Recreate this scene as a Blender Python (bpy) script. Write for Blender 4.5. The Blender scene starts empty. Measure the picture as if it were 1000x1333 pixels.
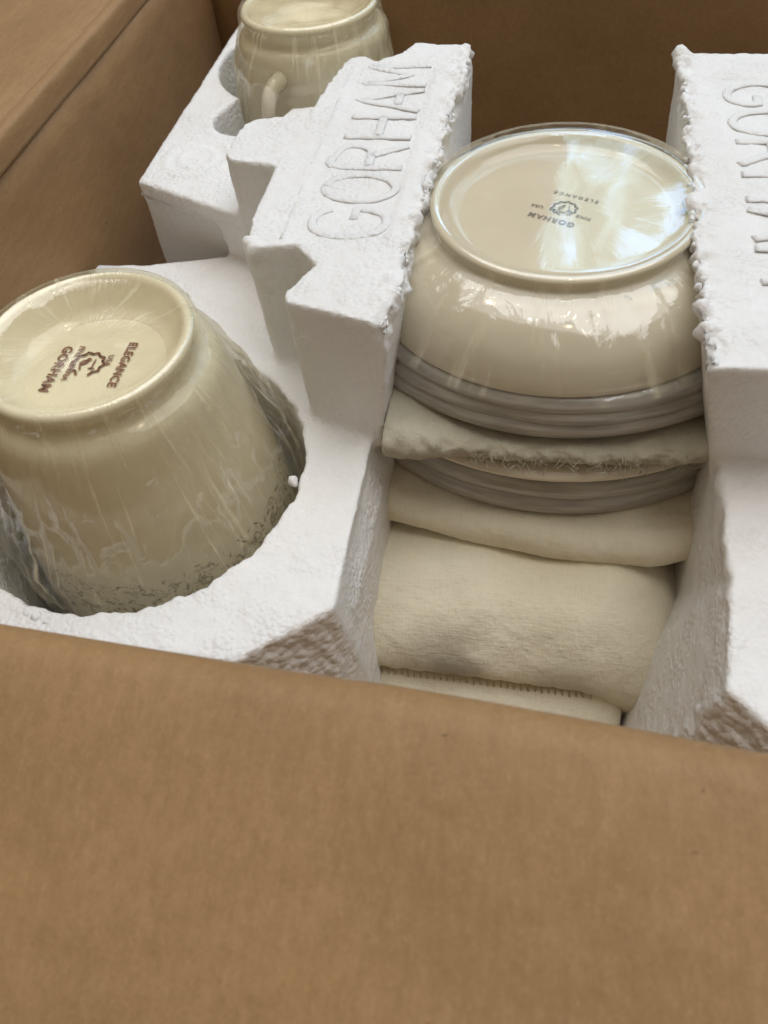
import bpy, bmesh, math, random
import numpy as np
from mathutils import Vector, Matrix, noise as mn
random.seed(7)
K = 0.0045                      # one layout unit in metres
R = math.radians
sc = bpy.context.scene
C = sc.collection

# ------------------------------------------------------------------ camera
cam_d = bpy.data.cameras.new('camera'); cam = bpy.data.objects.new('camera', cam_d); C.objects.link(cam)
cam_d.sensor_fit = 'VERTICAL'; cam_d.sensor_height = 24.0; cam_d.lens = 18.0
cam_d.clip_start = 0.005; cam_d.clip_end = 50
pitch, roll, yaw = R(53), math.atan(100/753), R(15.8)
h = Vector((-math.sin(yaw), math.cos(yaw), 0)); r0 = Vector((math.cos(yaw), math.sin(yaw), 0)); up = Vector((0, 0, 1))
Fd = h*math.cos(pitch) - up*math.sin(pitch); U0 = h*math.sin(pitch) + up*math.cos(pitch)
Rt = r0*math.cos(roll) - U0*math.sin(roll); Ut = U0*math.cos(roll) + r0*math.sin(roll)
cam.matrix_world = Matrix(((Rt.x, Ut.x, -Fd.x, 0), (Rt.y, Ut.y, -Fd.y, 0), (Rt.z, Ut.z, -Fd.z, 35*K), (0, 0, 0, 1)))
cam_d.dof.use_dof = True; cam_d.dof.focus_distance = 64*K; cam_d.dof.aperture_fstop = 11
sc.camera = cam
sc.view_settings.view_transform = 'Standard'; sc.view_settings.look = 'None'
sc.view_settings.exposure = 0.0; sc.view_settings.gamma = 1.0
sc.render.engine = 'CYCLES'
sc.cycles.max_bounces = 10; sc.cycles.transparent_max_bounces = 16; sc.cycles.use_denoising = True

# ------------------------------------------------------------------ room light
w = bpy.data.worlds.new('World'); sc.world = w; w.use_nodes = True
bg = w.node_tree.nodes['Background']; bg.inputs[1].default_value = 1.0
_N, _L = w.node_tree.nodes, w.node_tree.links      # a plain room: pale ceiling, dimmer walls
_t = _N.new('ShaderNodeTexCoord'); _s = _N.new('ShaderNodeSeparateXYZ'); _L.new(_t.outputs['Generated'], _s.inputs[0])
_r = _N.new('ShaderNodeValToRGB'); _L.new(_s.outputs[2], _r.inputs[0]); _L.new(_r.outputs[0], bg.inputs[0])
_r.color_ramp.elements[0].position = .1; _r.color_ramp.elements[0].color = (.12, .092, .062, 1)
_r.color_ramp.elements[1].position = .85; _r.color_ramp.elements[1].color = (.345, .295, .235, 1)

def aim(o, p, t):
    o.location = Vector(p)*K
    d = (Vector(t) - Vector(p)).normalized()
    o.rotation_euler = d.to_track_quat('-Z', 'Y').to_euler()

def area(name, p, t, sx, sy, col, radiance, nodes=None):
    L = bpy.data.lights.new(name, 'AREA'); L.shape = 'RECTANGLE'; L.size = sx*K; L.size_y = sy*K
    L.color = col; L.energy = radiance*math.pi*(sx*K)*(sy*K)
    o = bpy.data.objects.new(name, L); C.objects.link(o); aim(o, p, t)
    if nodes: L.use_nodes = True; nodes(L.node_tree)
    return o

def window_nodes(nt):
    N, Lk = nt.nodes, nt.links
    em = [n for n in N if n.type == 'EMISSION'][0]
    geo = N.new('ShaderNodeNewGeometry')
    mp = N.new('ShaderNodeMapping'); Lk.new(geo.outputs['Parametric'], mp.inputs[0]); mp.inputs['Scale'].default_value = (15, 5, 1); mp.inputs['Location'].default_value = (3.3, 7.7, 0)
    n1 = N.new('ShaderNodeTexNoise'); n1.inputs['Scale'].default_value = 1.0; n1.inputs['Detail'].default_value = 6; n1.inputs['Distortion'].default_value = .8
    Lk.new(mp.outputs[0], n1.inputs['Vector'])
    cr = N.new('ShaderNodeValToRGB'); Lk.new(n1.outputs[0], cr.inputs[0])
    e = cr.color_ramp; e.elements[0].position = .42; e.elements[0].color = (.10, .14, .12, 1)
    e.elements[1].position = .60; e.elements[1].color = (.62, .95, 1.5, 1)
    a = e.elements.new(.49); a.color = (.30, .42, .42, 1)
    # sash bars
    sx = N.new('ShaderNodeSeparateXYZ'); Lk.new(geo.outputs['Parametric'], sx.inputs[0])
    m = N.new('ShaderNodeMath'); m.operation = 'COMPARE'; Lk.new(sx.outputs[0], m.inputs[0]); m.inputs[1].default_value = .62; m.inputs[2].default_value = .012
    mx = N.new('ShaderNodeMix'); mx.data_type = 'RGBA'; Lk.new(m.outputs[0], mx.inputs[0]); Lk.new(cr.outputs[0], mx.inputs[6]); mx.inputs[7].default_value = (.35, .33, .3, 1)
    Lk.new(mx.outputs[2], em.inputs['Color']); em.inputs['Strength'].default_value = 1

# tall window of the room behind the box (its reflection lies on the bowl)
area('window_light', (146, 460, 330), (38, 60, 0), 300, 330, (.82, .95, 1), 3.4, window_nodes)
# broad pale fill light, added high overhead to brighten the upward faces
area('overhead_fill_light', (70, 210, 640), (0, 50, 0), 820, 520, (.95, .97, 1.0), 3.0)
# two small warm ceiling lamps
for p in ((-160, 150, 480), (60, 20, 560)):
    area('ceiling_lamp', p, (-10, 50, 0), 18, 18, (1, .80, .52), 60)

# ------------------------------------------------------------------ helpers
def deselect(): pass

def link(name, me, mat=None, parent=None, smooth=True):
    me.name = name
    if mat is not None:
        me.materials.clear(); me.materials.append(mat)
    if smooth: me.shade_smooth()
    o = bpy.data.objects.new(name, me); C.objects.link(o)
    if parent is not None:
        o.parent = parent; o.matrix_parent_inverse = Matrix.Identity(4)
        o.location = -Vector(parent.location) if parent.type == 'EMPTY' else (0, 0, 0)
    return o

def tag(o, label=None, cat=None, group=None, kind=None):
    for k, v in (('label', label), ('category', cat), ('group', group), ('kind', kind)):
        if v: o[k] = v
    return o

def thing(name, label, cat, loc=(0, 0, 0), group=None):
    o = bpy.data.objects.new(name, None); C.objects.link(o); o.location = Vector(loc)*K; o.empty_display_size = .02
    return tag(o, label, cat, group)

def mesh(verts, faces, uvs=None):
    me = bpy.data.meshes.new('m')
    v = np.asarray(verts, float)*K
    me.from_pydata(v.tolist(), [], faces); me.update()
    if uvs is not None:
        ul = me.uv_layers.new(name='uv')
        idx = np.empty(len(me.loops), dtype=np.int32); me.loops.foreach_get('vertex_index', idx)
        ul.data.foreach_set('uv', np.asarray(uvs, np.float32)[idx].ravel())
    return me

def grid_faces(nu, nv, wrap=False):
    f = []
    for i in range(nu - (0 if wrap else 1)):
        j2 = (i+1) % nu
        for j in range(nv-1):
            f.append((i*nv+j, j2*nv+j, j2*nv+j+1, i*nv+j+1))
    return f

def smooth_profile(pts, n=4):
    # Catmull-Rom through the points
    P = [np.array(p, float) for p in pts]; P = [2*P[0]-P[1]] + P + [2*P[-1]-P[-2]]
    out = []
    for i in range(1, len(P)-2):
        for k in range(n):
            t = k/n
            out.append(.5*((2*P[i]) + (-P[i-1]+P[i+1])*t + (2*P[i-1]-5*P[i]+4*P[i+1]-P[i+2])*t*t + (-P[i-1]+3*P[i]-3*P[i+1]+P[i+2])*t**3))
    out.append(P[-2]); return out

def lathe(prof, c, n=128, fn=None, tilt=None):
    """prof [(r,z)], c centre; returns mesh with uv (theta, profile length)"""
    vs, uv = [], []; m = len(prof)
    L = [0]
    for a, b in zip(prof, prof[1:]): L.append(L[-1] + math.hypot(b[0]-a[0], b[1]-a[1]))
    for i in range(n+1):
        th = 2*math.pi*i/n
        for j, (r, z) in enumerate(prof):
            rr, zz = (r, z) if fn is None else fn(th % (2*math.pi), r, z, j/(m-1))
            v = Vector((rr*math.cos(th), rr*math.sin(th), zz))
            if tilt is not None: v = tilt @ v
            vs.append((c[0]+v.x, c[1]+v.y, c[2]+v.z)); uv.append((i/n, L[j]))
    me = mesh(vs, [tuple(reversed(f)) for f in grid_faces(n+1, m)], uv)
    bm = bmesh.new(); bm.from_mesh(me); bmesh.ops.remove_doubles(bm, verts=bm.verts, dist=1e-7)
    bmesh.ops.recalc_face_normals(bm, faces=bm.faces); bm.to_mesh(me); bm.free()
    return me

def tube(pts, r, n=8, closed=False, rfn=None):
    vs, fs = [], []; P = [Vector(p) for p in pts]; m = len(P)
    for i, p in enumerate(P):
        a = P[i-1] if (i > 0 or closed) else P[0]; b = P[(i+1) % m] if (i < m-1 or closed) else P[-1]
        t = (b-a).normalized(); x = t.orthogonal() if abs(t.z) > .95 else t.cross(Vector((0, 0, 1))); x.normalize(); y = t.cross(x)
        rr = r if rfn is None else rfn(i/(m-1))
        for k in range(n):
            a2 = 2*math.pi*k/n; vs.append(tuple(p + x*rr*math.cos(a2) + y*rr*math.sin(a2)))
    for i in range(m if closed else m-1):
        for k in range(n):
            fs.append((i*n+k, i*n+(k+1) % n, ((i+1) % m)*n+(k+1) % n, ((i+1) % m)*n+k))
    if not closed: fs.append(tuple(range(n))[::-1]); fs.append(tuple((m-1)*n+k for k in range(n)))
    return vs, fs

def join_vf(parts):
    V, Fc = [], []
    for v, f in parts:
        o = len(V); V += list(v); Fc += [tuple(i+o for i in q) for q in f]
    return V, Fc

def prism(top, bot, zt, zb):
    n = len(top)
    vs = [(x, y, zt) for x, y in top] + [(x, y, zb) for x, y in bot]
    fs = [tuple(range(n)), tuple(range(2*n-1, n-1, -1))] + [(i, n+i, n+(i+1) % n, (i+1) % n) for i in range(n)]
    bm = bmesh.new(); V = [bm.verts.new(v) for v in vs]
    for f in fs: bm.faces.new([V[i] for i in f])
    bmesh.ops.recalc_face_normals(bm, faces=bm.faces)
    me = bpy.data.meshes.new('p'); bm.to_mesh(me); bm.free(); return me

def circle(c, r, n=72, ry=None):
    return [(c[0]+r*math.cos(2*math.pi*i/n), c[1]+(ry or r)*math.sin(2*math.pi*i/n)) for i in range(n)]

def capsule(a, b, r, n=20):
    a, b = np.array(a, float), np.array(b, float); d = b-a; ang = math.atan2(d[1], d[0]); out = []
    for i in range(n+1):
        t = ang - math.pi/2 + math.pi*i/n; out.append((b[0]+r*math.cos(t), b[1]+r*math.sin(t)))
    for i in range(n+1):
        t = ang + math.pi/2 + math.pi*i/n; out.append((a[0]+r*math.cos(t), a[1]+r*math.sin(t)))
    return out

def solid(adds, cuts, voxel, smooth=1):
    """union of adds minus cuts, voxel remeshed; unit coordinates; returns numpy verts, faces"""
    obs = []
    def tmp(me): o = bpy.data.objects.new('tmp', me); C.objects.link(o); obs.append(o); return o
    base = tmp(adds[0])
    for a in adds[1:]:
        m = base.modifiers.new('b', 'BOOLEAN'); m.operation = 'UNION'; m.solver = 'EXACT'; m.object = tmp(a)
    for a in cuts:
        m = base.modifiers.new('b', 'BOOLEAN'); m.operation = 'DIFFERENCE'; m.solver = 'EXACT'; m.object = tmp(a)
    m = base.modifiers.new('r', 'REMESH'); m.mode = 'VOXEL'; m.voxel_size = voxel
    if smooth:
        m = base.modifiers.new('s', 'SMOOTH'); m.factor = .5; m.iterations = smooth
    dg = bpy.context.evaluated_depsgraph_get(); dg.update()
    me = bpy.data.meshes.new_from_object(base.evaluated_get(dg))
    n = len(me.vertices); co = np.empty(n*3, np.float32); me.vertices.foreach_get('co', co)
    nr = np.empty(n*3, np.float32); me.vertices.foreach_get('normal', nr)
    for o in obs: bpy.data.objects.remove(o)
    return me, co.reshape(-1, 3), nr.reshape(-1, 3)

# vectorised value noise
def vnoise(p, s, seed=0):
    q = np.asarray(p, np.float64)*s; i = np.floor(q).astype(np.int64); f = q-i; f = f*f*(3-2*f)
    def hsh(a):
        x = (a[:, 0]*73856093) ^ (a[:, 1]*19349663) ^ (a[:, 2]*83492791) ^ (seed*2654435761)
        x = (x ^ (x >> 13))*1274126177 & 0x7fffffff
        x = (x ^ (x >> 15))*1103515245 & 0x7fffffff
        return (x & 0xffff)/65535.0
    out = 0
    for dx in (0, 1):
        for dy in (0, 1):
            for dz in (0, 1):
                wgt = (f[:, 0] if dx else 1-f[:, 0])*(f[:, 1] if dy else 1-f[:, 1])*(f[:, 2] if dz else 1-f[:, 2])
                out = out + wgt*hsh(i+np.array([dx, dy, dz]))
    return out*2-1

# ------------------------------------------------------------------ materials
def mat(name):
    m = bpy.data.materials.new(name); m.use_nodes = True
    nt = m.node_tree; return m, nt.nodes, nt.links, nt.nodes['Principled BSDF']

def texco(N, L, scale=(1, 1, 1), kind='Object', rot=(0, 0, 0)):
    t = N.new('ShaderNodeTexCoord'); mp = N.new('ShaderNodeMapping'); L.new(t.outputs[kind], mp.inputs[0])
    s = 1/K if kind == 'Object' else 1
    mp.inputs['Scale'].default_value = tuple(a*s for a in scale); mp.inputs['Rotation'].default_value = rot
    return mp.outputs[0]

def ramp(N, L, src, stops):
    c = N.new('ShaderNodeValToRGB'); L.new(src, c.inputs[0]); e = c.color_ramp
    e.elements[0].position, e.elements[0].color = stops[0][0], (*stops[0][1], 1)
    e.elements[1].position, e.elements[1].color = stops[-1][0], (*stops[-1][1], 1)
    for p, col in stops[1:-1]:
        x = e.elements.new(p); x.color = (*col, 1)
    return c.outputs[0]

def nz(N, L, vec, scale, detail=4, rough=.5, dist=0):
    n = N.new('ShaderNodeTexNoise'); n.inputs['Scale'].default_value = scale; n.inputs['Detail'].default_value = detail
    n.inputs['Roughness'].default_value = rough; n.inputs['Distortion'].default_value = dist; L.new(vec, n.inputs['Vector']); return n.outputs[0]

def bump(N, L, h, strength, dist, prev=None):
    b = N.new('ShaderNodeBump'); b.inputs['Strength'].default_value = strength; b.inputs['Distance'].default_value = dist*K
    L.new(h, b.inputs['Height'])
    if prev: L.new(prev, b.inputs['Normal'])
    return b.outputs[0]

def math2(N, L, op, a, b=None, c=None):
    m = N.new('ShaderNodeMath'); m.operation = op
    for i, x in enumerate((a, b, c)):
        if x is None: continue
        if isinstance(x, (int, float)): m.inputs[i].default_value = x
        else: L.new(x, m.inputs[i])
    return m.outputs[0]

def mixc(N, L, fac, a, b, mode='MIX'):
    m = N.new('ShaderNodeMix'); m.data_type = 'RGBA'; m.blend_type = mode
    for i, x in ((0, fac), (6, a), (7, b)):
        if isinstance(x, (int, float)): m.inputs[i].default_value = x
        elif isinstance(x, tuple): m.inputs[i].default_value = (*x, 1)
        else: L.new(x, m.inputs[i])
    return m.outputs[2]

def foam_mat():
    m, N, L, P = mat('expanded_foam')
    v = texco(N, L)
    vo = N.new('ShaderNodeTexVoronoi'); vo.feature = 'SMOOTH_F1'; vo.inputs['Scale'].default_value = 2.3; vo.inputs['Smoothness'].default_value = .15
    L.new(v, vo.inputs['Vector'])
    ed = N.new('ShaderNodeTexVoronoi'); ed.feature = 'DISTANCE_TO_EDGE'; ed.inputs['Scale'].default_value = 2.3; L.new(v, ed.inputs['Vector'])
    e = math2(N, L, 'MINIMUM', ed.outputs['Distance'], .22)
    patch = ramp(N, L, nz(N, L, v, .22, 3, .6), [(.42, (.06, .06, .06)), (.62, (1, 1, 1))])
    e = math2(N, L, 'MULTIPLY', math2(N, L, 'SUBTRACT', 1.0, vo.outputs['Distance']), patch)
    n1 = bump(N, L, e, .42, .45)
    n2 = bump(N, L, nz(N, L, v, 2.2, 5, .7), .3, .35, n1)
    n3 = bump(N, L, nz(N, L, v, 6, 3, .6), .4, .10, n2)
    L.new(n3, P.inputs['Normal'])
    c = ramp(N, L, nz(N, L, v, .12, 3), [(.3, (.82, .81, .795)), (.7, (.87, .87, .865))])
    c2 = ramp(N, L, vo.outputs['Color'], [(0, (.965, .965, .965)), (1, (1, 1, 1))])
    L.new(mixc(N, L, 1.0, c, c2, 'MULTIPLY'), P.inputs['Base Color'])
    P.inputs['Roughness'].default_value = .48; P.inputs['Specular IOR Level'].default_value = .35
    P.inputs['Subsurface Weight'].default_value = .25; P.inputs['Subsurface Radius'].default_value = (1, .9, .8); P.inputs['Subsurface Scale'].default_value = .8*K
    return m
M_foam = foam_mat()

def card_mat():
    m, N, L, P = mat('brown_corrugated_cardboard')
    v = texco(N, L)
    big = nz(N, L, v, .10, 4, .55)
    fib = nz(N, L, texco(N, L, (1, .22, 1), rot=(0, 0, .5)), 1.6, 6, .75)
    fine = nz(N, L, v, 5.0, 5, .8)
    c = ramp(N, L, fib, [(.2, (.285, .163, .068)), (.5, (.335, .196, .086)), (.8, (.39, .236, .111))])
    c = mixc(N, L, .55, c, ramp(N, L, big, [(.3, (.80, .785, .75)), (.7, (1.10, 1.11, 1.12))]), 'MULTIPLY')
    c = mixc(N, L, .6, c, ramp(N, L, fine, [(.3, (.82, .81, .79)), (.7, (1.12, 1.12, 1.12))]), 'MULTIPLY')
    ln = nz(N, L, texco(N, L, (1, .55, 1), rot=(0, 0, .8)), 4.2, 4, .7, .8)      # fine paper fibre
    c = mixc(N, L, ramp(N, L, ln, [(.54, (0, 0, 0)), (.74, (.35, .35, .35))]), c, (.50, .32, .16))
    c = mixc(N, L, ramp(N, L, ln, [(.28, (.4, .4, .4)), (.44, (0, 0, 0))]), c, (.25, .14, .06))
    spk = nz(N, L, v, 1.15, 2, .5)
    c = mixc(N, L, ramp(N, L, spk, [(.77, (0, 0, 0)), (.81, (1, 1, 1))]), c, (.16, .09, .045))
    L.new(c, P.inputs['Base Color'])
    P.inputs['Roughness'].default_value = .6; P.inputs['Specular IOR Level'].default_value = .35
    P.inputs['Sheen Weight'].default_value = .06; P.inputs['Sheen Roughness'].default_value = .4; P.inputs['Sheen Tint'].default_value = (.9, .92, 1, 1)
    wv = N.new('ShaderNodeTexWave'); wv.inputs['Scale'].default_value = .33; wv.inputs['Distortion'].default_value = .6; wv.bands_direction = 'X'; L.new(v, wv.inputs['Vector'])
    n1 = bump(N, L, wv.outputs[0], .02, .35)
    n2 = bump(N, L, nz(N, L, v, .25, 3), .25, .9, n1)
    n3 = bump(N, L, fib, .22, .25, n2)
    L.new(bump(N, L, fine, .2, .1, n3), P.inputs['Normal'])
    return m
M_card = card_mat()

def edge_mat():
    m, N, L, P = mat('raw_cardboard_edge'); P.inputs['Base Color'].default_value = (.40, .26, .15, 1); P.inputs['Roughness'].default_value = .9
    return m

def china_mat():
    m, N, L, P = mat('cream_glazed_china'); v = texco(N, L)
    L.new(ramp(N, L, nz(N, L, v, .15, 3), [(.3, (.69, .63, .495)), (.7, (.74, .68, .54))]), P.inputs['Base Color'])
    P.inputs['Roughness'].default_value = .10; P.inputs['Coat Weight'].default_value = .4; P.inputs['Coat Roughness'].default_value = .04
    P.inputs['Subsurface Weight'].default_value = .08; P.inputs['Subsurface Scale'].default_value = K*.6
    L.new(bump(N, L, nz(N, L, v, .35, 2), .06, .5), P.inputs['Normal'])
    return m
M_china = china_mat()

def china_shade_mat():  # china greyed so its colour carries the stack's shade and grey wrapping
    m, N, L, P = mat('shade_grey_glazed_china'); v = texco(N, L)
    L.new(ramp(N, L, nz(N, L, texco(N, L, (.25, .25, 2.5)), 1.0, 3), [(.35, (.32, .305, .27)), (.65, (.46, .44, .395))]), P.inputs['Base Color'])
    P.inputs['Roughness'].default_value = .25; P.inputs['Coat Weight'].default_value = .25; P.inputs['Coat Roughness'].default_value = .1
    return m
M_china_shade = china_shade_mat()

def china_band_mat():
    """the same china with the brown sprigged border by the cup's mouth (printed decoration)"""
    m, N, L, P = mat('china_with_brown_border'); v = texco(N, L)
    base = ramp(N, L, nz(N, L, v, .15, 3), [(.3, (.84, .775, .61)), (.7, (.88, .82, .66))])
    t = N.new('ShaderNodeTexCoord'); s = N.new('ShaderNodeSeparateXYZ'); L.new(t.outputs['UV'], s.inputs[0])
    a = math2(N, L, 'GREATER_THAN', math2(N, L, 'MULTIPLY_ADD', nz(N, L, v, .5, 2), 2.0, s.outputs[1]), 26.3)
    sp = nz(N, L, v, 1.1, 5, .75, 1.2)
    k = ramp(N, L, sp, [(.50, (0, 0, 0)), (.62, (.9, .9, .9))])
    f = math2(N, L, 'MULTIPLY', a, k)
    L.new(mixc(N, L, f, base, (.19, .10, .03)), P.inputs['Base Color'])
    P.inputs['Roughness'].default_value = .12; P.inputs['Coat Weight'].default_value = .4; P.inputs['Coat Roughness'].default_value = .04
    return m
M_band = china_band_mat()

def ink_mat(name, col):
    m, N, L, P = mat(name); P.inputs['Base Color'].default_value = (*col, 1); P.inputs['Roughness'].default_value = .35; return m
M_ink = ink_mat('brown_backstamp_ink', (.20, .075, .04)); M_ink2 = ink_mat('grey_backstamp_ink', (.27, .22, .18))

def film_mat(name, streak_scale, streak, wr, tint=(.93, .92, .86), taut=8.0, flat=.1, milk=0.0):
    m = bpy.data.materials.new(name); m.use_nodes = True; N, L = m.node_tree.nodes, m.node_tree.links
    N.clear(); out = N.new('ShaderNodeOutputMaterial')
    uv = texco(N, L, streak_scale, 'UV'); ob = texco(N, L)
    st = nz(N, L, uv, 1.0, 5, .6, .6)
    wv = nz(N, L, ob, .24, 4, .5, .8)
    n1 = bump(N, L, st, .5*wr, .5); n2 = bump(N, L, wv, .7*wr, 1.1, n1)
    tc = N.new('ShaderNodeTexCoord'); sx = N.new('ShaderNodeSeparateXYZ'); L.new(tc.outputs['UV'], sx.inputs[0])
    side = ramp(N, L, math2(N, L, 'MULTIPLY', sx.outputs[1], 1/40), [((taut-.8)/40, (flat, flat, flat)), ((taut+.8)/40, (1, 1, 1))])
    for nd in N:
        if nd.type == 'BUMP': L.new(math2(N, L, 'MULTIPLY', side, nd.inputs['Strength'].default_value), nd.inputs['Strength'])
    gl = N.new('ShaderNodeBsdfGlossy'); gl.inputs['Roughness'].default_value = .03; gl.inputs['Color'].default_value = (1, 1, 1, 1); L.new(n2, gl.inputs['Normal'])
    tr = N.new('ShaderNodeBsdfTransparent'); tr.inputs[0].default_value = (*tint, 1)
    df = N.new('ShaderNodeBsdfDiffuse'); df.inputs[0].default_value = (.90, .83, .62, 1); L.new(n2, df.inputs['Normal'])
    # thin milky creases
    cr = math2(N, L, 'MULTIPLY', ramp(N, L, st, [(.54, (0, 0, 0)), (.72, (streak, streak, streak))]), side)
    cr = math2(N, L, 'MAXIMUM', cr, math2(N, L, 'MULTIPLY', side, milk))
    m1 = N.new('ShaderNodeMixShader'); L.new(cr, m1.inputs[0]); L.new(tr.outputs[0], m1.inputs[1]); L.new(df.outputs[0], m1.inputs[2])
    fr = N.new('ShaderNodeFresnel'); fr.inputs['IOR'].default_value = 1.5; L.new(n2, fr.inputs['Normal'])
    ff = math2(N, L, 'MULTIPLY_ADD', fr.outputs[0], 1.35, .015)
    ff = math2(N, L, 'MINIMUM', ff, .42)
    m2 = N.new('ShaderNodeMixShader'); L.new(ff, m2.inputs[0]); L.new(m1.outputs[0], m2.inputs[1]); L.new(gl.outputs[0], m2.inputs[2])
    L.new(m2.outputs[0], out.inputs[0]); return m
M_film_cup = film_mat('crinkled_clear_film', (90, .07, 1), .60, .45, (.985, .975, .915), 8.4, .5, .02)
M_film_bowl = film_mat('taut_clear_film', (60, .12, 1), .30, .30, (.985, .98, .96), 11.2, .05)

def felt_mat(name, a, b):
    m, N, L, P = mat(name); v = texco(N, L)
    c = ramp(N, L, nz(N, L, v, .13, 4, .6), [(.3, a), (.7, b)])
    wv = nz(N, L, texco(N, L, (6, .8, .8)), 1.0, 3, .6); wh = nz(N, L, texco(N, L, (.8, 6, 6)), 1.0, 3, .6)
    weave = math2(N, L, 'ADD', wv, wh)
    c = mixc(N, L, .35, c, ramp(N, L, weave, [(.7, (.86, .86, .84)), (1.25, (1.06, 1.06, 1.06))]), 'MULTIPLY')
    L.new(c, P.inputs['Base Color']); P.inputs['Roughness'].default_value = .92; P.inputs['Specular IOR Level'].default_value = .15
    P.inputs['Sheen Weight'].default_value = .25; P.inputs['Sheen Roughness'].default_value = .5
    n1 = bump(N, L, nz(N, L, v, .25, 4, .55), .5, 1.2); n2 = bump(N, L, weave, .35, .18, n1)
    L.new(n2, P.inputs['Normal']); return m
M_felt = felt_mat('cream_quilted_cloth', (.76, .70, .535), (.84, .785, .63))
M_pad = felt_mat('grey_cream_batting', (.50, .465, .355), (.68, .635, .50))
def pouch_mat():
    m = M_felt.copy(); m.name = 'stained_quilted_cloth'; N, L = m.node_tree.nodes, m.node_tree.links; P = N['Principled BSDF']
    src = P.inputs['Base Color'].links[0].from_socket; v = texco(N, L)
    def spot(c, r):
        d = N.new('ShaderNodeVectorMath'); d.operation = 'DISTANCE'; L.new(v, d.inputs[0]); d.inputs[1].default_value = c
        q = math2(N, L, 'MULTIPLY_ADD', nz(N, L, v, .45, 4, .6), -3.2, d.outputs['Value']); q = math2(N, L, 'DIVIDE', q, r)
        return ramp(N, L, q, [(.0, (.55, .55, .55)), (1.0, (0, 0, 0))])
    c = mixc(N, L, spot((-4.6, 29.6, -26.6), 3.0), src, (.36, .33, .25)); c = mixc(N, L, spot((-3.6, 29.2, -28.4), 1.8), c, (.34, .31, .24))
    c = mixc(N, L, spot((6, 29.2, -28.5), 2.4), c, (.50, .46, .34)); L.new(c, P.inputs['Base Color']); return m
M_pouch = pouch_mat()
_nt = M_pad.node_tree; _P = _nt.nodes['Principled BSDF']; _v = texco(_nt.nodes, _nt.links, (1, 1, 1))
_nt.links.new(bump(_nt.nodes, _nt.links, nz(_nt.nodes, _nt.links, _v, 3.0, 6, .8, 1.5), .6, .35, _P.inputs['Normal'].links[0].from_socket), _P.inputs['Normal'])
M_thread = ink_mat('sewing_thread', (.48, .42, .28))

# ------------------------------------------------------------------ cardboard box (its walls and opened flaps)
box = thing('cardboard_box', 'open brown cardboard shipping box holding the white foam inserts and wrapped dishes', 'box', (0, 64, -46))
def front_sag(x): return float(np.interp(x, [-48, -26, -5, 12, 49], [.7, .4, 0, -1.0, -2.6]))
def panel(name, prof, a0, a1, axis, th, nseg=60, amp=.25, seed=1, label=None, sag=lambda x: 0):
    """prof: list of (d,z) across the sheet, swept along axis; solid sheet of thickness th with a real lower face"""
    pr = smooth_profile(prof, 6); pr = [tuple(p) for p in pr]
    nrm = []
    for i in range(len(pr)):
        a = pr[max(i-1, 0)]; b = pr[min(i+1, len(pr)-1)]; dx, dz = b[0]-a[0], b[1]-a[1]; l = math.hypot(dx, dz) or 1
        nrm.append((-dz/l, dx/l))
    loop = [pr[i] for i in range(len(pr))] + [(pr[i][0]-nrm[i][0]*th, pr[i][1]-nrm[i][1]*th) for i in range(len(pr)-1, -1, -1)]
    m = len(loop); vs = []
    for k in range(nseg+1):
        s = a0 + (a1-a0)*k/nseg
        for (d, z) in loop:
            dn = mn.noise(Vector((s*.05, d*.05+seed*9, z*.05)))*amp
            p = (s, d+dn*.6+sag(s), z+dn) if axis == 'x' else (d+dn, s, z+dn*.6)
            vs.append(p)
    fs = []
    for k in range(nseg):
        for j in range(m):
            fs.append((k*m+j, k*m+(j+1) % m, (k+1)*m+(j+1) % m, (k+1)*m+j))
    fs.append(tuple(range(m))); fs.append(tuple(nseg*m+j for j in range(m))[::-1])
    me = mesh(vs, fs); bm = bmesh.new(); bm.from_mesh(me); bmesh.ops.recalc_face_normals(bm, faces=bm.faces); bm.to_mesh(me); bm.free()
    o = link(name, me, M_card, box)
    if label: o['label'] = label
    return o
LX, RX, FY, BY, ZB = -46.6, 47, 14.5, 113.5, -46
# front wall and front flap folded out towards the viewer
panel('front_flap', [(FY-.05, -3.2), (FY-.1, -1.2), (FY-.35, -.45), (FY-.95, -.05), (FY-1.8, -.1), (FY-4, -.6), (FY-8, -1.8), (FY-20, -5.4), (FY-32, -9.4), (FY-44, -13.6)], -48, 49, 'x', 1.0, 70, .3, 2, sag=front_sag)
panel('wall', [(FY, -3.2), (FY, -18), (FY, -34), (FY, ZB)], -47, 47.4, 'x', -1.0, 40, .1, 3, sag=front_sag)
panel('left_flap', [(LX+.1, 1.6), (LX+.0, 3.2), (LX-.35, 3.75), (LX-1.1, 3.8), (LX-1.7, 3.45), (LX-2.3, 3.2), (LX-3.1, 3.35), (LX-7, 3.1), (LX-25, 0), (LX-50, -5)], 15, 115, 'y', -1.0, 60, .35, 4)
panel('wall', [(LX, 1.6), (LX+.1, -15), (LX, -30), (LX, ZB)], 16.2, 114.5, 'y', 1.0, 50, .25, 5)
panel('wall', [(BY, 2), (BY, -15), (BY, -30), (BY, ZB)], -47, 47.4, 'x', 1.0, 40, .25, 6)
panel('back_flap', [(BY, 2), (BY+.2, 3), (BY+1, 3.6), (BY+3, 3.4), (BY+20, 1), (BY+40, -4)], -47, 47.4, 'x', 1.0, 40, .3, 7)
panel('wall', [(RX, 2), (RX, -15), (RX, -30), (RX, ZB)], 16.2, 114.5, 'y', -1.0, 40, .2, 8)
panel('right_flap', [(RX, 2), (RX+.3, 3), (RX+1.2, 3.5), (RX+3, 3.3), (RX+22, 0), (RX+44, -5)], 15, 115, 'y', 1.0, 40, .3, 9)
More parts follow.
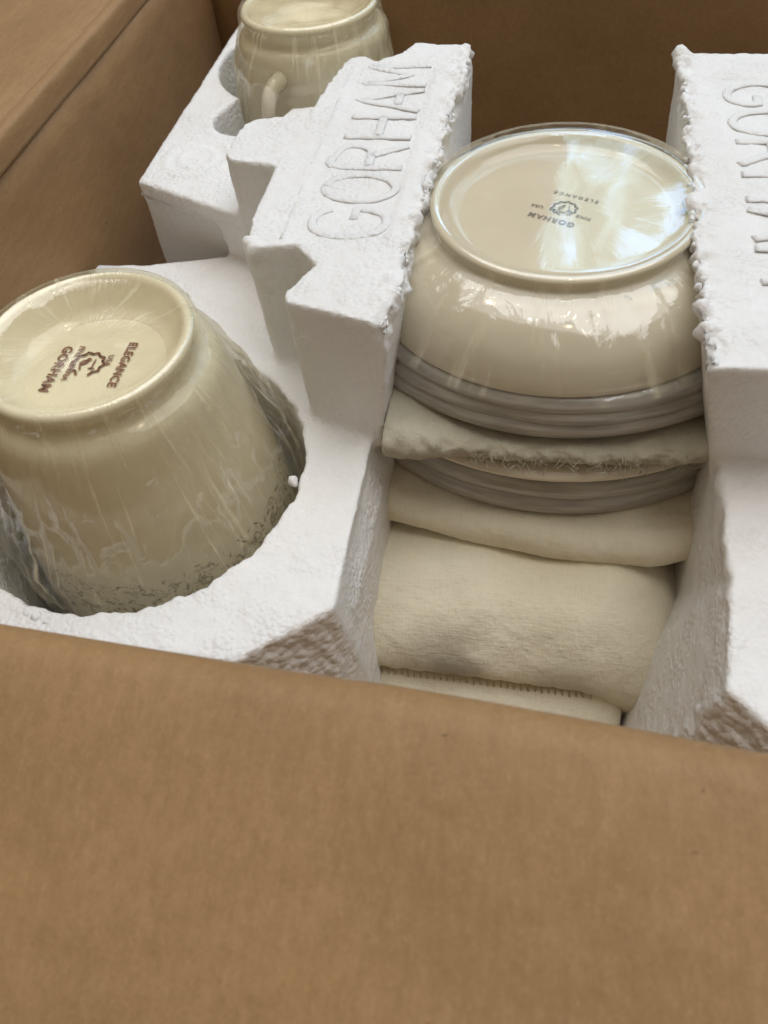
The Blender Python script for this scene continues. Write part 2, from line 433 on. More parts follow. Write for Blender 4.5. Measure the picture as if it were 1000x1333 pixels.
panel('bottom', [(FY, ZB-.5), (60, ZB-.5), (BY, ZB-.5)], -47, 47.4, 'x', 1.0, 4, 0, 10)

# table under the box
m, N, L, P = mat('dark_wood_table'); v = texco(N, L, (.05, .6, .6))
L.new(ramp(N, L, nz(N, L, v, 1.2, 5), [(.3, (.10, .05, .025)), (.7, (.20, .11, .06))]), P.inputs['Base Color']); P.inputs['Roughness'].default_value = .4
tb = prism([(-220, -120), (220, -120), (220, 260), (-220, 260)], [(-220, -120), (220, -120), (220, 260), (-220, 260)], ZB-2.2, ZB-8)
tb.transform(Matrix.Scale(K, 4)); tag(link('table_top', tb, m, None, False), kind='structure')

# ------------------------------------------------------------------ foam inserts
VOX = 0.27
def finish_foam(me, co, nr, edge_x, panel_rect, zl, extra=None):
    x, y, z = co.T.astype(np.float64)
    P3 = co.astype(np.float64)
    d = .045*vnoise(P3, .9, 1) + .04*vnoise(P3, 1.9, 2) + .12*vnoise(P3, .1, 3)
    # torn, beady inner edge of the raised block
    ex = edge_x(y)
    near = np.exp(-(((x-ex)/1.1)**2 + ((z+.3)/1.6)**2)) * (y > 36) * (y < 90)
    d = d + near*(.6*vnoise(P3, 1.05, 5) + .55*vnoise(P3, .5, 6) + .4*vnoise(P3, 2.0, 7) - .1)
    if extra is not None: d = d + extra(x, y, z, P3)
    co2 = P3 + nr*d[:, None]
    # shallow moulded panel that carries the lettering
    x0, x1, y0, y1 = panel_rect
    sm = lambda t: np.clip(t, 0, 1)
    msk = sm((x-x0)/.3)*sm((x1-x)/.3)*sm((y-y0)/.3)*sm((y1-y)/.3)*(nr[:, 2] > .6)*(z > -1)
    co2[:, 2] -= .17*msk
    me.vertices.foreach_set('co', (co2*K).astype(np.float32).ravel()); me.update()
    return me

# strokes of the moulded capitals, unit cell 1 x 1.4
GL = {
 'G': [[(.95, 1.1), (.8, 1.3), (.5, 1.4), (.2, 1.25), (.03, .9), (.03, .5), (.2, .15), (.5, 0), (.8, .08), (.97, .35), (.97, .62), (.6, .62)]],
 'O': [[(.5, 1.4), (.2, 1.25), (.03, .9), (.03, .5), (.2, .15), (.5, 0), (.8, .15), (.97, .5), (.97, .9), (.8, 1.25), (.5, 1.4)]],
 'R': [[(.05, 0), (.05, 1.4), (.6, 1.4), (.88, 1.25), (.92, 1.02), (.8, .78), (.6, .7), (.05, .7)], [(.5, .7), (.95, 0)]],
 'H': [[(.05, 0), (.05, 1.4)], [(.95, 0), (.95, 1.4)], [(.05, .7), (.95, .7)]],
 'A': [[(.0, 0), (.5, 1.4), (1.0, 0)], [(.2, .5), (.8, .5)]],
 'M': [[(.0, 0), (.05, 1.4), (.5, .4), (.95, 1.4), (1.0, 0)]]}
def lettering(parent, word, origin, dirv, upv, wd, ht, gap, zt, r=.42):
    parts = []
    for i, ch in enumerate(word):
        for st in GL[ch]:
            if ch == 'O' or (ch in 'GR' and len(st) > 4):
                st = [tuple(q) for q in smooth_profile(st[:-2] if ch == 'G' else st, 3)] + (list(st[-2:]) if ch == 'G' else [])
            pts = []
            for a, b in zip(st, st[1:]):
                n = max(2, int(math.hypot((b[0]-a[0])*wd, (b[1]-a[1])*ht)/.5))
                for k in range(n): t = k/n; pts.append((a[0]+(b[0]-a[0])*t, a[1]+(b[1]-a[1])*t))
            pts.append(st[-1])
            P3 = []
            for (u, v_) in pts:
                X = origin[0] + dirv[0]*(i*(wd+gap)+u*wd) + upv[0]*v_/1.4*ht
                Y = origin[1] + dirv[1]*(i*(wd+gap)+u*wd) + upv[1]*v_/1.4*ht
                P3.append((X+.04*mn.noise(Vector((X, Y, 3))), Y+.04*mn.noise(Vector((X, Y, 9))), zt+.08*mn.noise(Vector((X*1.3, Y*1.3, 0)))))
            tv, tf = tube(P3, r, 10, rfn=lambda t: r*(1+.08*math.sin(t*23)))
            parts.append(([(a_, b_, zt+(c_-zt)*.32) for a_, b_, c_ in tv], tf))
    V, Fc = join_vf(parts); me = mesh(V, Fc)
    return link('raised_lettering', me, M_foam, parent)

def bead(parent, p, r):
    bm = bmesh.new(); bmesh.ops.create_icosphere(bm, subdivisions=2, radius=r*K)
    for v in bm.verts: v.co += v.co.normalized()*.55*r*K*mn.noise(v.co/(r*K)*.9+Vector(p))
    me = bpy.data.meshes.new('bead'); bm.to_mesh(me); bm.free(); me.transform(Matrix.Translation(Vector(p)*K))
    return link('bead', me, M_foam, parent)

# left insert
topA = [(-45.6, 20.3), (-18, 20.3), (-11.7, 25.5), (-11.8, 30), (-11.9, 45), (-10.5, 70), (-9.0, 86), (-15, 86.8), (-17.8, 97), (-24, 111.8), (-45.6, 111.8)]
botA = [(-45.8, 18.2), (-20, 18.2), (-13.8, 18.4), (-9.2, 27), (-12.5, 45), (-12.0, 70), (-9.6, 86), (-15, 86.8), (-17.8, 97), (-24, 111.8), (-45.8, 111.8)]
A = prism(topA, botA, -12, -42)
topB = [(-9.6, 41.3), (-9.3, 50), (-9.1, 59.3), (-8.6, 72), (-8.1, 85.6), (-14.3, 86), (-15.2, 83.8), (-17.6, 81.6), (-19.2, 82.9), (-20.6, 82.3), (-21.6, 77), (-22.3, 70.9), (-27, 70.3), (-28.3, 69.2), (-28.6, 63.8), (-27.6, 62.6),
        (-23.1, 61.8), (-22.9, 50.4), (-22.3, 49.7), (-18.5, 50.4), (-16.3, 47.9), (-18.1, 44.4), (-17.6, 43.4)]
botB = [(x + (.25 if x < -15 else -1.5 if y < 60 else -.2), y) for x, y in topB]
B = prism(topB, botB, 0, -13)
Cb = prism([(-41.2, 69.1), (-28.7, 63.4), (-18, 62), (-15.2, 86), (-17.9, 97), (-24, 111.5), (-41.2, 111.5)], [(-41.5, 69.3), (-28.8, 65.5), (-18, 64), (-15.2, 86), (-17.9, 97), (-24, 111.5), (-41.5, 111.5)], -6, -20)
gap2 = prism([(-48, 63.0), (-40, 63.4), (-31, 65.7), (-28.6, 66.3), (-28.6, 64), (-41.4, 69.3), (-48, 70)][:0] or [(-48, 62.6), (-40, 63.2), (-30.5, 65.6), (-29.5, 65.9), (-41.4, 69.3), (-48, 69.3)], [(-48, 63.2), (-40, 63.8), (-30.5, 65.8), (-29.5, 66.1), (-41.6, 69.4), (-48, 69.4)], -8, -22)
hole1 = prism(circle((-31, 36.6), 14.4), circle((-31, 36.6), 13.0), -5, -34)
hole2 = prism(circle((-28.3, 96.7), 12.1), circle((-28.3, 96.7), 11.6), 3, -34)
slot2 = prism(capsule((-28.3, 96), (-33.2, 82), 3.8), capsule((-28.3, 96), (-33.0, 82.5), 3.4), 3, -24)
# the cup's well only cuts the low shelf, not the raised block
A2 = prism([(-20, 27), (-12.2, 27.5), (-12.1, 38), (-12.2, 52), (-12.2, 70), (-20, 70)], [(-20, 27), (-11.2, 27.5), (-10.9, 38), (-10.9, 52), (-10.9, 70), (-20, 70)], -12.5, -16)
A3 = prism([(-20, 27), (-11.2, 27.5), (-10.9, 38), (-10.9, 52), (-10.9, 70), (-20, 70)], [(-20, 27), (-10.2, 27.5), (-10.9, 38), (-10.9, 52), (-10.9, 70), (-20, 70)], -15.9, -42)
me1, co, nr = solid([A, B, Cb, A2, A3], [hole1, hole2, slot2, gap2, prism([(-50, 63.4), (-41.3, 63.4), (-41.3, 115), (-50, 115)], [(-50, 63.6), (-41.5, 63.6), (-41.5, 115), (-50, 115)], 3, -24)], VOX, 2)
def extraL(x, y, z, P3):
    d = np.zeros_like(x)
    # broken lump at the block's outer corner, rim of the well
    d += .45*np.exp(-(((x+22.8)/1.4)**2 + ((y-50)/1.6)**2 + (z/2.2)**2))*vnoise(P3, 1.2, 11)
    rr = np.hypot(x+31, y-36.6)
    d += .28*np.exp(-(((rr-14)/.7)**2 + ((z+12)/.8)**2))*vnoise(P3, 1.3, 12)
    # moulded rings on the back block
    rb = np.hypot(x+36, y-73.6)
    d += .16*(z > -6.6)*(np.exp(-((rb-3.4)/.35)**2) + np.exp(-((rb-1.9)/.3)**2))*(x < -29)
    # rough front chamfer
    ch = np.exp(-(((x+y*0)-(-15)+0)/4.5)**2)*(y < 25.6)*(z < -12.2)
    d += .22*ch*vnoise(P3, 1.5, 13)
    return d
me1 = finish_foam(me1, co, nr, lambda y: np.interp(y, [41, 59, 86], [-9.6, -9.1, -8.1]), (-19.4, -11.3, 50.6, 81), -12, extraL)
foamL = tag(link('foam_insert', me1, M_foam), 'white polystyrene foam insert at left with wells that hold both wrapped cups', 'foam packing')
lettering(foamL, 'GORHAM', (-11.9, 51.7), (0, 1), (-1, 0), 4.0, 6.1, 1.05, -.12)
V, Fc = tube([(-41.2, 69.25, -7.6), (-35, 66.6, -7.6), (-28.8, 63.9, -7.6)], .22, 6); link('moulding_ridge', mesh(V, Fc), M_foam, foamL)
V, Fc = tube([(-19.9, y, -.05+.05*math.sin(y)) for y in np.linspace(51, 80, 30)], .16, 6); link('moulding_ridge', mesh(V, Fc), M_foam, foamL)
for p, r in (((-17.3, 36.0, -11.7), .42), ((-33.2, 21.9, -12.1), .45), ((-32.3, 21.7, -12.2), .4), ((-34.0, 22.0, -12.2), .36)): bead(foamL, p, r)
for k in range(38):
    y = random.uniform(44, 86); x = np.interp(y, [41, 59, 86], [-9.6, -9.1, -8.1]); bead(foamL, (x+random.uniform(-.45, .1), y, random.uniform(-.9, -.05)), random.uniform(.16, .30))

# right insert
topC = [(14.9, 43), (14.7, 30), (13.8, 21.9), (17.0, 18.8), (45.8, 18.6), (45.8, 112), (30, 112), (30, 86), (12.2, 84)]
botC = [(15.2, 46), (11.0, 35), (10.0, 24), (9.8, 18.4), (45.9, 18.2), (45.9, 112), (30, 112), (30, 86), (12.3, 84)]
D = prism(topC, botC, -10.3, -42)
topE = [(11.3, 38.9), (11.4, 53.7), (11.9, 83), (25, 83), (26, 77), (26, 70), (31, 69), (31, 62), (26, 61), (26, 50), (21.5, 48), (21.5, 39)]
Eb = prism(topE, [(14.6, 40.6), (14.4, 53.7), (12.6, 83)] + [(x+.2, y + (1.7 if y < 40 else 0)) for x, y in topE[3:]], 0, -12)
hole3 = prism(circle((34.5, 36.6), 14.0), circle((34.5, 36.6), 13.0), -5, -34)
# keep the well off the raised block
me2, co, nr = solid([D, Eb], [prism(circle((36.5, 36.6), 13.2), circle((36.5, 36.6), 12.6), -8, -34)], VOX*1.05, 2)
def extraR(x, y, z, P3):
    return .22*np.exp(-((x-14)/4)**2)*(y < 23)*(z < -11.2)*vnoise(P3, 1.5, 14) + .25*np.exp(-(((x-14.6)/.8)**2+((z+11)/1)**2))*vnoise(P3, .9, 15)
me2 = finish_foam(me2, co, nr, lambda y: np.interp(y, [39, 54, 83], [11.3, 11.4, 11.9]), (14.4, 24, 45, 78), -11, extraR)
foamR = tag(link('foam_insert', me2, M_foam), 'white polystyrene foam insert at right with lettering, cut off by the picture edge', 'foam packing')
lettering(foamR, 'GORHAM', (15.6, 77), (0, -1), (1, 0), 3.9, 5.6, 1.1, -.13)
for k in range(38):
    y = random.uniform(42, 83); x = np.interp(y, [39, 54, 83], [11.3, 11.4, 11.9]); bead(foamR, (x+random.uniform(-.1, .45), y, random.uniform(-.9, -.05)), random.uniform(.16, .30))

# ------------------------------------------------------------------ cups, upside down, in clear film
def text_mesh(body, size, centre, ang, z, spacing=1.0, bold=0.0):
    cu = bpy.data.curves.new('t', 'FONT'); cu.body = body; cu.size = size; cu.align_x = 'CENTER'; cu.align_y = 'CENTER'
    cu.space_character = spacing; cu.offset = bold; cu.resolution_u = 3
    o = bpy.data.objects.new('t', cu); C.objects.link(o)
    dg = bpy.context.evaluated_depsgraph_get(); me = bpy.data.meshes.new_from_object(o.evaluated_get(dg)); bpy.data.objects.remove(o)
    me.transform(Matrix.Translation((centre[0], centre[1], z)) @ Matrix.Rotation(ang, 4, 'Z')); me.transform(Matrix.Scale(K, 4)); return me

def crest(c, r, z, ang, mt, parent):
    """small wreath round a lion-and-anchor mark, printed flat"""
    parts = []
    def disc(cx, cy, rx, ry, a, n=10):
        return [(cx+rx*math.cos(2*math.pi*i/n)*math.cos(a)-ry*math.sin(2*math.pi*i/n)*math.sin(a), cy+rx*math.cos(2*math.pi*i/n)*math.sin(a)+ry*math.sin(2*math.pi*i/n)*math.cos(a), z) for i in range(n)], [tuple(range(n))]
    for i in range(18):
        t = R(-60) + R(300)*i/17 + R(0); parts.append(disc(c[0]+r*math.cos(t), c[1]+r*.95*math.sin(t), r*.27, r*.10, t+R(60 if i % 2 else 120)))
    parts.append(disc(c[0]-r*.3, c[1]+r*.1, r*.32, r*.2, .6)); parts.append(disc(c[0]-r*.05, c[1]+r*.38, r*.16, r*.16, 0)); parts.append(disc(c[0]-r*.4, c[1]-r*.35, r*.07, r*.3, .3))
    parts.append(disc(c[0]+r*.38, c[1], r*.06, r*.5, 0)); parts.append(disc(c[0]+r*.38, c[1]-r*.4, r*.25, r*.08, 0))
    V, Fc = join_vf(parts); me = mesh([(x, y, z+.004*(i % 7)*0) for i, (x, y, z) in enumerate(V)], Fc)
    return link('printed_crest', me, mt, parent, False)

CUP = [(0, -2.5), (3.0, -2.55), (5.0, -2.5), (5.4, -2.4), (6.1, -1.9), (6.7, -.9), (7.1, -.1), (7.5, .18), (7.85, .05), (8.0, -.35), (7.75, -.95), (7.6, -1.5), (7.95, -2.0), (8.75, -2.5), (9.25, -3.4), (9.7, -5.5), (10.25, -8.5), (10.9, -12), (11.5, -16), (12.0, -20), (12.4, -23.5), (12.45, -24), (12.1, -24), (11.5, -20), (10.4, -12), (9.2, -5.5), (8, -3.6), (0, -3.4)]
def make_cup(c, tilt, label, handle_az, ext, cz=0, stamp=True, seed=0, slim=0.0):
    t = thing('cup', label, 'cup', (c[0], c[1], -24), 'wrapped cream cups standing upside down in the left foam insert')
    T = Matrix.Rotation(tilt[1], 3, 'Y') @ Matrix.Rotation(tilt[0], 3, 'X')
    prof = [tuple(p) for p in smooth_profile(CUP, 5)]
    prof[0] = (0, prof[0][1])
    link('body', lathe([(max(r, 0)*(1-slim*min(1, max(0, -z-1)/4)), z) for r, z in prof], (c[0], c[1], cz), 160, None, T), M_band, t)
    ca, sa = math.cos(handle_az), math.sin(handle_az)
    hp = smooth_profile([(9.0, -4.6), (9.6+ext*.55, -4.9), (9.6+ext, -7.3), (9.9+ext*.95, -11), (10.4+ext*.55, -14.6), (10.6, -16.2)], 8)
    V, Fc = tube([(c[0]+p[0]*ca, c[1]+p[0]*sa, cz+p[1]) for p in hp], .85, 14, rfn=lambda s: .75+.25*abs(2*s-1)); link('handle', mesh(V, Fc), M_china, t)
    zt = cz-2.42
    if stamp:
        # words run towards the viewer across the recessed base
        a = R(-90)
        def at(u, v): return (c[0]+u, c[1]+v)
        link('backstamp', text_mesh('GORHAM', 1.1, at(-3.0, -.6), a, zt, 1.05, .03), M_ink, t, False)
        link('backstamp', text_mesh('FINE   CHINA', .62, at(-1.9, .1), a, zt, 1.0, .02), M_ink, t, False)
        link('backstamp', text_mesh('USA', .6, at(.8, .6), a, zt, 1.1, .02), M_ink, t, False)
        link('backstamp', text_mesh('ELEGANCE', .95, at(2.0, .3), a, zt, 1.05, .03), M_ink, t, False)
        crest(at(-.7, .1), 1.2, zt+.01, a, M_ink, t)
    else:
        link('backstamp', text_mesh('GORHAM', 1.2, (c[0]+.2, c[1]-3.6), R(20), zt, 1.05, .03), M_ink2, t, False)
        link('backstamp', text_mesh('FINE CHINA', .8, (c[0]+3.4, c[1]-3.0), R(20), zt, 1.05, .03), M_ink2, t, False)
    # the film: pulled over the foot and tented out to the well
    base = [(0, .0), (3, -.25), (6.2, -.1), (7.4, .3), (8.05, .25), (8.35, -.4), (8.5, -1.6), (9.3, -3.2), (10.2, -5.5), (11.2, -8.5), (12.3, -11.5), (12.9, -14), (12.9, -19), (12.6, -24)]
    pf = [tuple(p) for p in smooth_profile(base, 8)]
    def fn(th, r, z, s):
        k = max(0, math.cos(th-handle_az-.05))**3
        low = min(1, max(0, (-z-.3)/9))
        vv = Vector((math.cos(th)*3, math.sin(th)*3, z*.12+seed))
        amp = .12 + .42*low if r > 8.2 else .05
        if r < 6.5: zz = z + .30*mn.noise(Vector((r*math.cos(th)*.35, r*math.sin(th)*.35, seed+5)))*min(1, (6.5-r)/2)
        else: zz = z
        d = amp*mn.noise(vv*2.2) + amp*.6*mn.noise(vv*6) + low*.25*abs(math.sin(th*23+3*mn.noise(vv)))
        if slim and r > 8.4: r = r*(1-slim*min(1, max(0, -z-1)/4)) - 1.2*min(1, max(0, -z-3)/8)
        return max(0, r + (d + k*2.6*min(1, -z/4) if z < -.5 else 0)), zz
    link('plastic_wrap', lathe(pf, (c[0], c[1], cz+.04), 260, fn, T), M_film_cup, t)
    return t
make_cup((-31.4, 38.2), (0, 0), 'large cream cup wrapped in crinkled clear film, upside down in the near left foam well', R(150), 2.4, 0, True, 1)
make_cup((-28.3, 96.7), (0, 0), 'cream cup in clear film partly cut off by the top edge of the picture', R(-103), 3.3, 0, False, 4, .07)

# ------------------------------------------------------------------ middle stack
SC = (1.9, 58.2)
bowl = thing('bowl', 'cream china bowl in clear film, upside down on top of the middle stack', 'bowl', (SC[0], SC[1], -6))
BP = [(0, -1.3), (5, -1.32), (8.2, -1.25), (9.2, -1.0), (9.8, -.5), (10.1, -.3), (10.5, -.25), (10.8, -.5), (10.75, -1.0), (10.95, -1.35), (12.2, -1.7), (13.9, -2.5), (15.3, -3.6), (16.2, -4.8), (16.6, -5.8), (16.5, -6.2), (16.1, -6.1), (14.8, -4.6), (12, -2.9), (8, -2.2), (0, -2.2)]
pf = [tuple(p) for p in smooth_profile(BP, 5)]; pf[0] = (0, pf[0][1])
link('body', lathe([(max(r, 0), z) for r, z in pf], (*SC, 0), 200), M_china, bowl)
a = R(158)
link('backstamp', text_mesh('GORHAM', .82, (SC[0]-.9, SC[1]-1.5), a, -1.27, 1.2, .03), M_ink2, bowl, False)
link('backstamp', text_mesh('FINE  CHINA  USA', .5, (SC[0]-.2, SC[1]-.4), a, -1.27, 1.3, .02), M_ink2, bowl, False)
link('backstamp', text_mesh('ELEGANCE', .55, (SC[0]+1.0, SC[1]+1.8), a, -1.27, 1.6, .02), M_ink2, bowl, False)
crest((SC[0]+.1, SC[1]+.1), .95, -1.262, a, M_ink2, bowl)
FP = [(0, -.16), (6, -.18), (9.6, -.14), (10.6, -.02), (11.05, -.35), (11.6, -1.1), (12.6, -1.5), (14.2, -2.35), (15.6, -3.4), (16.6, -4.7), (17.2, -5.4), (17.6, -5.7), (17.9, -6.0)]
pf = [tuple(p) for p in smooth_profile(FP, 7)]
def ffn(th, r, z, s):
    if r < 10.7: return r, z + .02*mn.noise(Vector((r*math.cos(th)*.3, r*math.sin(th)*.3, 2)))
    v = Vector((math.cos(th)*4, math.sin(th)*4, z*.3)); k = min(1, (r-10.7)/2)
    back = .0 if math.sin(th) < 0 else 1.3*math.sin(th)*math.exp(-((z+.6)/.8)**2)
    return r + k*(.14*mn.noise(v*2) + .10*mn.noise(v*5)) + back, z + .1*k*mn.noise(v*3)
link('plastic_wrap', lathe(pf, (*SC, 0), 260, ffn), M_film_bowl, bowl)

# saucers
def saucer(z, r, label, group, dx=0, dy=0, seed=0):
    pr = [(0, 1.8), (7, 1.8), (8.2, 2.3), (8.8, 2.2), (9.2, 1.75), (12, 1.2), (15, .75), (r-1, .25), (r-.3, .12), (r, -.12), (r-.2, -.38), (r-1, -.25), (15, .2), (12, .7), (8, 1.2), (0, 1.2)]
    p = [tuple(q) for q in smooth_profile(pr, 4)]; p[0] = (0, 1.8)
    fn = lambda th, rr, zz, s: (rr, zz + .08*(rr/r)**2*math.sin(2*th+seed))
    o = link('saucer', lathe([(max(a, 0), b) for a, b in p], (SC[0]+dx, SC[1]+dy, z), 160, fn), M_china_shade)
    return tag(o, label, 'saucer', group)
def plate(z, r, cy, mt, label, group, th=.3, seed=0):
    pr = [(0, 1.6), (9, 1.6), (10.4, 2.0), (11, 1.9), (11.5, 1.5), (15, 1.1), (r-2.5, .65), (r-.7, .25+th*.3), (r-.15, .12), (r, -th*.3), (r-.25, -th), (r-1, -th), (r-3, -.05), (15, .3), (9, 1.0), (0, 1.0)]
    p = [tuple(q) for q in smooth_profile(pr, 4)]; p[0] = (0, 1.6)
    def fn(th_, rr, zz, s_):
        k = (max(rr, 0)/r)**4; n1 = mn.noise(Vector((math.cos(th_)*3, math.sin(th_)*3, seed*5)))
        return rr + .12*k*n1, zz + k*(.10*math.sin(2*th_+seed) + .10*n1)
    o = link('plate', lathe([(max(a, 0), b) for a, b in p], (SC[0]+.4, cy, z), 200, fn), mt)
    return tag(o, label, 'plate', group)
g = 'plates stacked under the bowl'
plate(-6.7, 19.2, 60.3, M_china_shade, 'shade-toned plate directly under the bowl, topmost of the plates', g, .85, 1)
plate(-7.75, 20.2, 61.1, M_china_shade, 'shade-toned plate in the middle of the upper three, below the bowl', g, .9, 2)
plate(-8.8, 21.0, 61.7, M_china_shade, 'shade-toned plate resting on the frayed batting sheet', g, 1.0, 3)
g = 'plates between the batting sheet and the rolled pad'
plate(-13.3, 21.7, 61.3, M_china, 'cream plate with a bright rim just under the frayed batting sheet', g, .5, 4)
plate(-15.3, 22.1, 62.1, M_china_shade, 'shade-toned plate between the bright-rimmed plate and the lowest plate', g, 1.3, 5)
plate(-17.1, 22.6, 62.5, M_china_shade, 'shade-toned lowest plate, lying on the rolled cream pad', g, 1.3, 6)

# soft sheets: closed slab over an outline, top/bottom and rounded edge
def slab(name, outline_front, y_back, x0, x1, ztop, zbot, mt, label, cat, nx=120, ny=40, amp=.25, edge_amp=.2, seed=0, rough=0, parent=None):
    """outline_front(x)->y of the front edge; ztop(x,y), zbot(x,y)"""
    ring = 12; vs = []; cols = nx+1
    def sect(x):
        yf = outline_front(x); S = []
        for j in range(ny+1): y = y_back+(yf-y_back)*j/ny; S.append((y, ztop(x, y)))
        yt, zt = S[-1]; zb = zbot(x, yf); zm, hh = (zt+zb)/2, (zt-zb)/2
        for k in range(1, ring): a = math.pi/2-math.pi*k/ring; S.append((yf-hh*math.cos(a), zm+hh*math.sin(a)))
        for j in range(ny, -1, -1): y = y_back+(yf-y_back)*j/ny; S.append((y, zbot(x, y)))
        return S
    m = None
    for i in range(cols):
        x = x0+(x1-x0)*i/nx; S = sect(x); m = len(S)
        for j, (y, z) in enumerate(S):
            p = Vector((x, y, z)); n = mn.noise(p*.22+Vector((seed, 0, 0)))*amp
            e = (mn.noise(p*1.1)*edge_amp + mn.noise(p*3)*rough) if ny-3 < j < ny+ring+3 else 0
            vs.append((x, y-n*.6-e, z+n*.5+e*.6))
    fs = []
    for i in range(nx):
        for j in range(m): fs.append((i*m+j, (i+1)*m+j, (i+1)*m+(j+1) % m, i*m+(j+1) % m))
    fs.append(tuple(range(m))); fs.append(tuple(nx*m+j for j in range(m))[::-1])
    me = mesh(vs, fs); bm = bmesh.new(); bm.from_mesh(me); bmesh.ops.recalc_face_normals(bm, faces=bm.faces); bm.to_mesh(me); bm.free()
    o = link(name, me, mt, parent)
    if cat: tag(o, label, cat)
    return o

I = lambda x, X, Y: float(np.interp(x, X, Y))
batt = slab('batting_sheet', lambda x: I(x, [-14, -11, -8, -5, 0, 8, 14, 18], [41.2, 40.9, 40.7, 40.9, 40.5, 40.8, 41.8, 43]), 60, -10.6, 18.5,
     lambda x, y: I(x, [-14, -9, -5, 0, 18], [-9.6, -9.6, -10.3, -10.6, -10.4]) , lambda x, y: I(x, [-14, -9, -5, 0, 18], [-12.2, -12.6, -12.3, -11.9, -12.0]), M_pad,
     'folded grey batting sheet with frayed front edge between upper and lower saucers', 'padding sheet', amp=.5, edge_amp=.3, rough=.2, seed=3)
parts = []
for k in range(150):                                            # loose fibres along the frayed front edge
    x = random.uniform(-8, 15); y = I(x, [-14, -5, 0, 8, 14], [40.4, 39.9, 39.5, 39.8, 41.2]) + random.uniform(-.1, .4); z = random.uniform(-12.2, -10.7)
    a = random.uniform(-1.2, 1.2); l = random.uniform(.4, 1.3)
    parts.append(tube([(x, y+.3, z), (x+l*.4*math.sin(a), y-.25*l, z+random.uniform(-.1, .25)), (x+l*math.sin(a)*.9, y-.45*l, z+random.uniform(-.5, .3))], .024, 4))
V, Fc = join_vf(parts); tag(link('frayed_fibres', mesh(V, Fc), M_pad, batt), kind='stuff')
slab('padded_roll', lambda x: I(x, [-14, -11, -4, 4, 12, 16], [42.2, 41.4, 40.4, 39.6, 39.6, 41.0]), 62, -11.5, 16.5,
     lambda x, y: I(x, [-14, -4, 6, 16], [-18.2, -18.9, -19.0, -18.6]), lambda x, y: I(x, [-14, -4, 6, 16], [-21.6, -22.6, -22.9, -22.6]), M_felt,
     'rounded cream padded cloth under the lower saucers, above the big pouch', 'padding sheet', amp=.5, edge_amp=.1, seed=8)

# the big quilted pouch with its seam and hem
pouch = thing('padded_pouch', 'thick cream quilted pouch with a stitched seam at the bottom of the stack', 'pouch', (1, 40, -34))
def pouch_surface(xl, xr, prof, drop, nx=150, name='cushion', mt=M_felt, amp=.45, zb=-33.5):
    pr = [tuple(p) for p in smooth_profile(prof, 8)]; m = len(pr); vs = []
    for i in range(nx+1):
        s = i/nx
        for j, (y, z) in enumerate(pr):
            t = j/(m-1); L0, R0 = xl(t), xr(t); x = L0+(R0-L0)*s
            e = max(0, (s-.72)/.28); e2 = max(0, (.06-s)/.06)
            zz = z - drop*(1-math.sqrt(max(0, 1-e**2.2))) - 1.5*e2*e2
            p = Vector((x, y, zz)); n = mn.noise(p*.16)*amp + mn.noise(p*.45)*amp*.35
            # puckers gathered by the seam
            pk = .14*math.exp(-((t-.90)/.10)**2)*math.sin(x*2.9+mn.noise(Vector((x, 0, 0)))*2)
            vs.append((x, y-n*.3, zz+n+pk))
    fs = grid_faces(nx+1, m)
    return vs, fs, m
prof = [(62, -23.8), (50, -23.8), (44, -23.6), (40.2, -22.9), (36.6, -22.5), (33.0, -23.6), (30.4, -26.0), (29.5, -27.8), (29.8, -29.1), (30.8, -30.2)]
vs, fs, m_ = pouch_surface(lambda t: -14, lambda t: I(t, [0, .45, .65, .85, 1], [17, 16, 15.4, 13.6, 11.4]), prof, 9, mt=M_pouch)
o = link('cushion', mesh(vs, fs), M_pouch, pouch)
sm = o.modifiers.new('thickness', 'SOLIDIFY'); sm.thickness = .5*K; sm.offset = -1
prof2 = [(31.6, -29.2), (30.3, -29.8), (28.8, -30.6), (26, -32.2), (22, -34.0), (18.5, -35)]
vs, fs, _ = pouch_surface(lambda t: -14, lambda t: I(t, [0, 1], [11.2, 10.6]), prof2, 2.5, amp=.3)
o = link('hem', mesh(vs, fs), M_felt, pouch); sm = o.modifiers.new('thickness', 'SOLIDIFY'); sm.thickness = .35*K; sm.offset = -1
parts = []
x = -13.0
while x < 8.6:
    p = Vector((x, 29.8, -29.1)); n = mn.noise(p*.16)*.45 + mn.noise(p*.45)*.16; y = 29.8-n*.3; zz = -29.1+n
    w_ = .12*mn.noise(Vector((x*2, 7, 0)))
    parts.append(tube([(x, y-.02, zz+.75+w_), (x+.1, y-.28, zz+.1), (x+.2, y-.5, zz-.5), (x+.24, y-.8+w_, zz-.85)], .085, 5)); x += .6+.08*mn.noise(Vector((x, 3, 3)))
V, Fc = join_vf(parts); link('stitching', mesh(V, Fc), M_thread, pouch)
# lower padding seen in the gap at the right of the pouch
slab('padding_block', lambda x: 21, 70, -12, 12.5, lambda x, y: -37, lambda x, y: -45.5, M_felt, 'pale padded cloth at the bottom of the gap beside the right foam insert', 'padding sheet', nx=30, amp=.4)

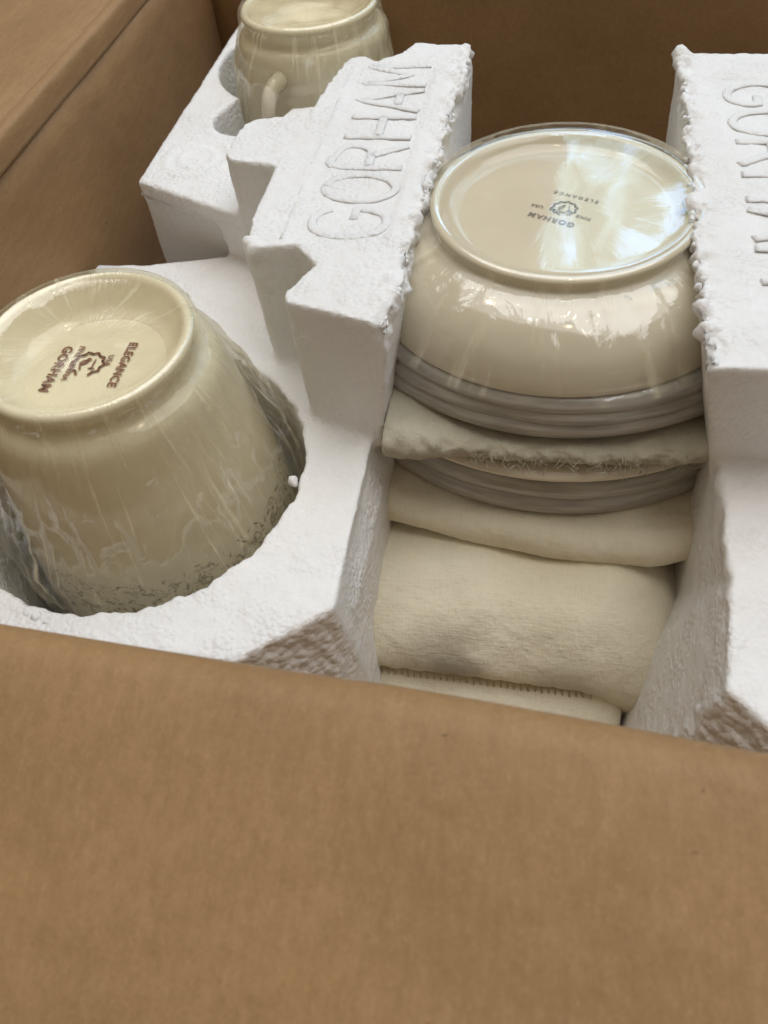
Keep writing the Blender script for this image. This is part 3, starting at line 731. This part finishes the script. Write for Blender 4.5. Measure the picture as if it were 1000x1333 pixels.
# the scaly, coarse-beaded skin of the cut corners
def rough_mat():
    m, N, L, P = mat('coarse_foam_skin'); v = texco(N, L)
    ed = N.new('ShaderNodeTexVoronoi'); ed.inputs['Scale'].default_value = 1.5; ed.inputs['Randomness'].default_value = .7; L.new(v, ed.inputs['Vector'])
    hgt = math2(N, L, 'SUBTRACT', 1.0, ed.outputs['Distance'])
    L.new(bump(N, L, nz(N, L, v, 5, 3), .3, .1, bump(N, L, hgt, .5, .4)), P.inputs['Normal'])
    P.inputs['Base Color'].default_value = (.86, .84, .82, 1); P.inputs['Roughness'].default_value = .3
    return m
M_rough = rough_mat()
for o, ok in ((foamL, lambda c, n: (c[:, 1] < 25.9) & (c[:, 2] < -12.05) & (n[:, 1] < -.45) & (c[:, 0] > -24)), (foamR, lambda c, n: (c[:, 1] < 22.5) & (c[:, 2] < -10.35) & (n[:, 1] < -.45))):
    me = o.data; me.materials.append(M_rough); k = len(me.polygons)
    c = np.empty(k*3, np.float32); n = np.empty(k*3, np.float32); me.polygons.foreach_get('center', c); me.polygons.foreach_get('normal', n)
    me.polygons.foreach_set('material_index', ok(c.reshape(-1, 3)/K, n.reshape(-1, 3)).astype(np.int32)); me.update()

# stray paper fibres stuck on the near flap
def flap_z(y): return I(y, [-29.5, -17.5, -5.5, 6.5, 10.5, 12.7], [-13.6, -9.4, -5.4, -1.8, -.6, -.1])+.15
fib = [[(-4.3, 10.9), (-4.0, 10.3), (-3.5, 9.7), (-3.3, 9.1)]]
for k in range(26):
    x = random.uniform(-22, 16); y = random.uniform(-2, 10.5); a = random.uniform(0, 6.28); l = random.uniform(.12, .5)
    fib.append([(x, y), (x+l*math.cos(a), y+l*math.sin(a)), (x+l*1.8*math.cos(a+.5), y+l*1.8*math.sin(a+.5))])
for pts in fib[1:] + list(([(-4.3, 10.9), (-4.0, 10.3), (-3.5, 9.7), (-3.3, 9.1)], [(-4.6, 11.3), (-4.35, 10.9), (-4.1, 10.6)], [(7.1, 9.0), (7.0, 8.5), (6.9, 8.1)], [(-18.6, 3.2), (-18.0, 3.0), (-17.7, 2.2), (-17.9, 1.5)], [(-18.1, 8.9), (-17.8, 8.7)], [(-9.8, 8.8), (-9.7, 8.5)])):
    V, Fc = tube([(p[0], p[1], flap_z(p[1])) for p in smooth_profile([(a, b) for a, b in pts], 4)], random.uniform(.022, .042), 5)
    tag(link('paper_fibre', mesh(V, Fc), M_ink, box))
